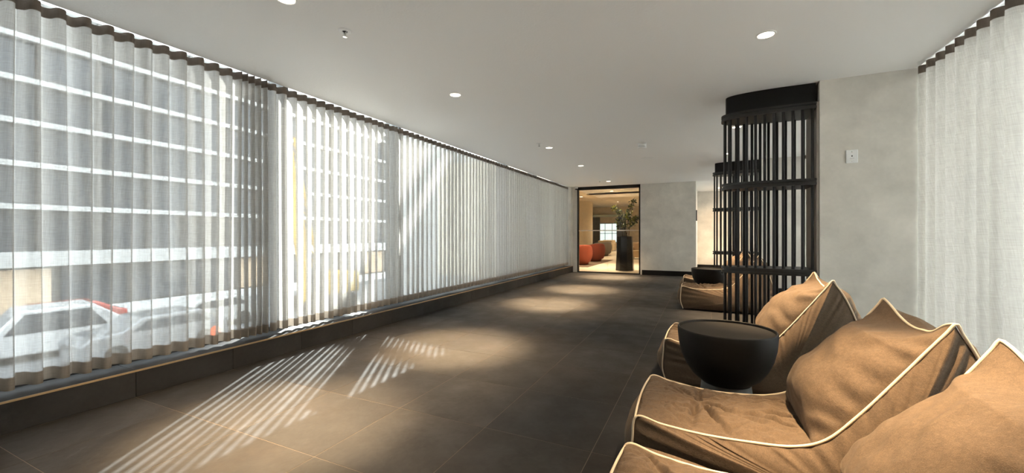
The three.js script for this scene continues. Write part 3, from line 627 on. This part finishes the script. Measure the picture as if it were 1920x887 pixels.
// ---------------------------------------------------------------- street outside the long window
const GY = -3.3;
const asphalt = std({ color: lin(0.20, 0.20, 0.20), roughness: 0.95 });
const slabWhite = std({ color: lin(0.47, 0.47, 0.46), roughness: 0.9 });
const concrete = std({ color: lin(0.62, 0.61, 0.59), roughness: 0.9 });
const facadeGlass = std({ color: lin(0.035, 0.045, 0.06), roughness: 0.06, metalness: 0.0 });
const facadeGrey = std({ color: lin(0.10, 0.095, 0.09), roughness: 0.8 });
{
  const g = struct('ground_street', [0, GY, 0]);
  part('roadway', bx(-120, 80, -0.4, 0, -160, 80), asphalt, g);
  part('pavement', [bx(-33.9, -30.0, 0, 0.15, -60, 30), bx(-15.0, -4.6, 0, 0.15, -60, 30)], concrete, g);
  const A = thing('office_block', 'grey office block with white slab bands and dark glazing across the street', 'building', [-34, GY, -12]);
  const zc = -12, z0 = -48.65 - zc, z1 = 26 - zc;
  part('core', bx(-14, -0.5, 0, 66, z0, z1), facadeGrey, A);
  const bands = [0.3 - 0.85, 2.8, 5.16, 7.5, 9.83, 12.2, 14.5, 16.9, 19.2, 21.6];
  part('canopy', bx(-0.5, 0.35, 2.75, 3.6, z0, z1), slabWhite, A, 'white canopy band above the shopfronts');
  bands.slice(1).forEach((y) => part('slab', bx(-0.5, 0.12, y - GY - 0.15, y - GY + 0.15, z0, z1), slabWhite, A));
  const wg = bx(-0.04, 0, 0, 1, -0.5, 0.5);
  for (let f = 0; f < 5; f++) {
    const ya = (f ? bands[f] + 0.15 : 0.3) - GY + 0.02, yb2 = bands[f + 1] - 0.15 - GY - 0.02;
    for (let k = 0; k < 17; k++) {
      const z = -47 - zc + 2.5 * k + 1.25;
      const w = part('window', wg, facadeGlass, A); w.scale.set(1, yb2 - ya, 2.2); w.position.set(-0.3, ya, z);
    }
  }
  for (let k = 0; k <= 17; k++) part('pier', bx(-0.5, 0.02, 3.6, 26, -47.08 - zc + 2.5 * k, -46.92 - zc + 2.5 * k), facadeGrey, A);
  const shopLit = std({ color: lin(0.6, 0.45, 0.3), roughness: 0.7 });
  for (let k = 0; k < 12; k++) { const z = -44 - zc + 3.4 * k; part('shopfront', bx(-0.45, -0.3, 0.2, 2.6, z, z + 3.0), k % 4 === 2 ? shopLit : facadeGlass, A); }

  // slim tower turned towards the sun; its sloping roof verge and the beam above it cut the light on the farther curtains
  const az = V(-0.55, 0, -0.835), towerPaint = slabWhite;
  const B = thing('pitched_tower', 'slim pale tower with a sloping roof and a raised verge beam', 'building', [az.x * 24, GY, az.z * 24], Math.atan2(0.55, 0.835));
  const verge = (p) => 17.06 + 0.8 * (p + 0.80) - GY, W0 = -3.2, W1 = 4.5;
  const slope = (y0, y1, d0, d1) => new THREE.ExtrudeGeometry(new THREE.Shape([[W0, y0(W0)], [W1, y0(W1)], [W1, y1(W1)], [W0, y1(W0)]].map((p) => new THREE.Vector2(...p))), { depth: d1 - d0, bevelEnabled: false }).translate(0, 0, d0);
  part('tower_body', slope(() => 0, verge, -5, 0), towerPaint, B);
  part('verge_beam', slope((p) => verge(p) + 0.34, (p) => verge(p) + 0.70, -0.2, 0), towerPaint, B);
  for (const p of [W0 + 0.1, W1 - 0.1]) part('beam_post', bx(p - 0.06, p + 0.06, verge(p) - 0.1, verge(p) + 0.5, -0.18, -0.02), towerPaint, B);
  for (let f = 1; f < 6; f++) part('string_course', bx(W0, W1, 2.6 * f, 2.6 * f + 0.12, 0, 0.05), towerPaint, B);
}
{ // blank flank wall of the neighbour on the beanbag side
  const n = thing('neighbour_block', 'plain rendered flank wall beyond the pale sheers', 'building', [16, GY, -4]);
  part('flank', bx(0, 8, 0, 26, -34, 30), std({ color: lin(0.5, 0.5, 0.49), roughness: 0.9 }), n);
  part('coping', bx(-0.15, 8.1, 26, 26.3, -34.1, 30.1), slabWhite, n);
}
{
  const yellow = std({ color: lin(0.62, 0.40, 0.03), roughness: 0.5 });
  // yellow drill rig standing on the road
  const r = thing('drill_rig', 'yellow drill rig with a leaning lattice mast in the street', 'drill rig', [-21.5, GY, -17.0]);
  const m0 = V(0, 1.0, -0.4), m1 = V(-0.3, 10.2, 1.3), dx = [[-0.3, -0.3], [0.3, -0.3], [0.3, 0.3], [-0.3, 0.3]];
  const bars = dx.map(([x, z]) => rod(m0.clone().add(V(x, 0, z)), m1.clone().add(V(x, 0, z)), 0.07));
  for (let k = 0; k < 16; k++) { const p = m0.clone().lerp(m1, k / 16), q = m0.clone().lerp(m1, (k + 1) / 16); bars.push(rod(p.clone().add(V(-0.3, 0, 0.3)), q.clone().add(V(0.3, 0, 0.3)), 0.04, 5), rod(p.clone().add(V(0.3, 0, -0.3)), q.clone().add(V(0.3, 0, 0.3)), 0.04, 5)); }
  part('mast', bars, yellow, r);
  part('leader', rod(V(0.9, 0.6, 0.9), V(0.7, 9.2, 1.9), 0.26, 12), yellow, r);
  part('house', rbx(-1.2, 1.2, 0.9, 2.2, -2.8, -0.4, 0.12), yellow, r);
  part('cab', rbx(0.2, 1.2, 1.0, 2.6, -0.4, 0.8, 0.1), facadeGlass, r);
  for (const x of [-1.0, 1.0]) part('track', rbx(x - 0.3, x + 0.3, 0, 0.85, -2.6, 1.2, 0.35, 4), darkPlastic, r);
}
function car(name, label, at, turn, paint, tall = 0) {
  const o = thing(name, label, 'car', at, turn);
  const m = phy({ color: paint, roughness: 0.25, clearcoat: 1, clearcoatRoughness: 0.05 });
  const sh = new THREE.Shape([[-2.2, 0.35], [-2.25, 0.75], [-2.0, 0.95], [-1.2, 1.02], [-0.6, 1.42 + tall], [1.2, 1.45 + tall], [1.9, 1.05 + tall * 0.6], [2.2, 0.95], [2.25, 0.5], [2.1, 0.32]].map((p) => new THREE.Vector2(...p)));
  part('body', new THREE.ExtrudeGeometry(sh, { depth: 1.6, bevelEnabled: true, bevelSize: 0.08, bevelThickness: 0.1, bevelSegments: 3 }).translate(0, 0, -0.8), m, o);
  const wn = new THREE.Shape([[-1.0, 1.04], [-0.52, 1.36 + tall], [1.12, 1.38 + tall], [1.6, 1.05]].map((p) => new THREE.Vector2(...p)));
  part('side_glass', new THREE.ExtrudeGeometry(wn, { depth: 1.84, bevelEnabled: false }).translate(0, 0, -0.92), facadeGlass, o);
  for (const x of [-1.4, 1.4]) for (const z of [-0.82, 0.82]) part('wheel', new THREE.CylinderGeometry(0.33, 0.33, 0.22, 24).rotateX(Math.PI / 2).translate(x, 0.33, z), darkPlastic, o);
  return o;
}
car('white_van', 'white van parked below the unlit sheer, pale red stripe side', [-22.5, GY, -6.3], 1.45, lin(0.6, 0.6, 0.6), 0.35);
car('red_car', 'red car behind the white van in the street', [-26.0, GY, -7.6], 1.5, lin(0.55, 0.05, 0.03));
car('silver_car', 'silver car in the street midway along the office block', [-19.5, GY, -8.4], 1.57, lin(0.28, 0.285, 0.29));
car('white_car', 'white car near the bunched curtain stack, seen through the sheer', [-22.2, GY, -11.6], 1.6, lin(0.6, 0.6, 0.58));
{
  const o = thing('traffic_post', 'orange traffic post standing in the street', 'traffic post', [-15.6, GY, -8.55]);
  part('post', lathe([[0.001, 0.05], [0.16, 0.05], [0.14, 1.25], [0.05, 1.32], [0.001, 1.33]], 20), std({ color: lin(0.85, 0.13, 0.03), roughness: 0.6 }), o);
  part('foot', lathe([[0.001, 0], [0.3, 0], [0.3, 0.05], [0.001, 0.06]], 20), darkPlastic, o);
}

shadow(scene);
renderer.render(scene, camera);
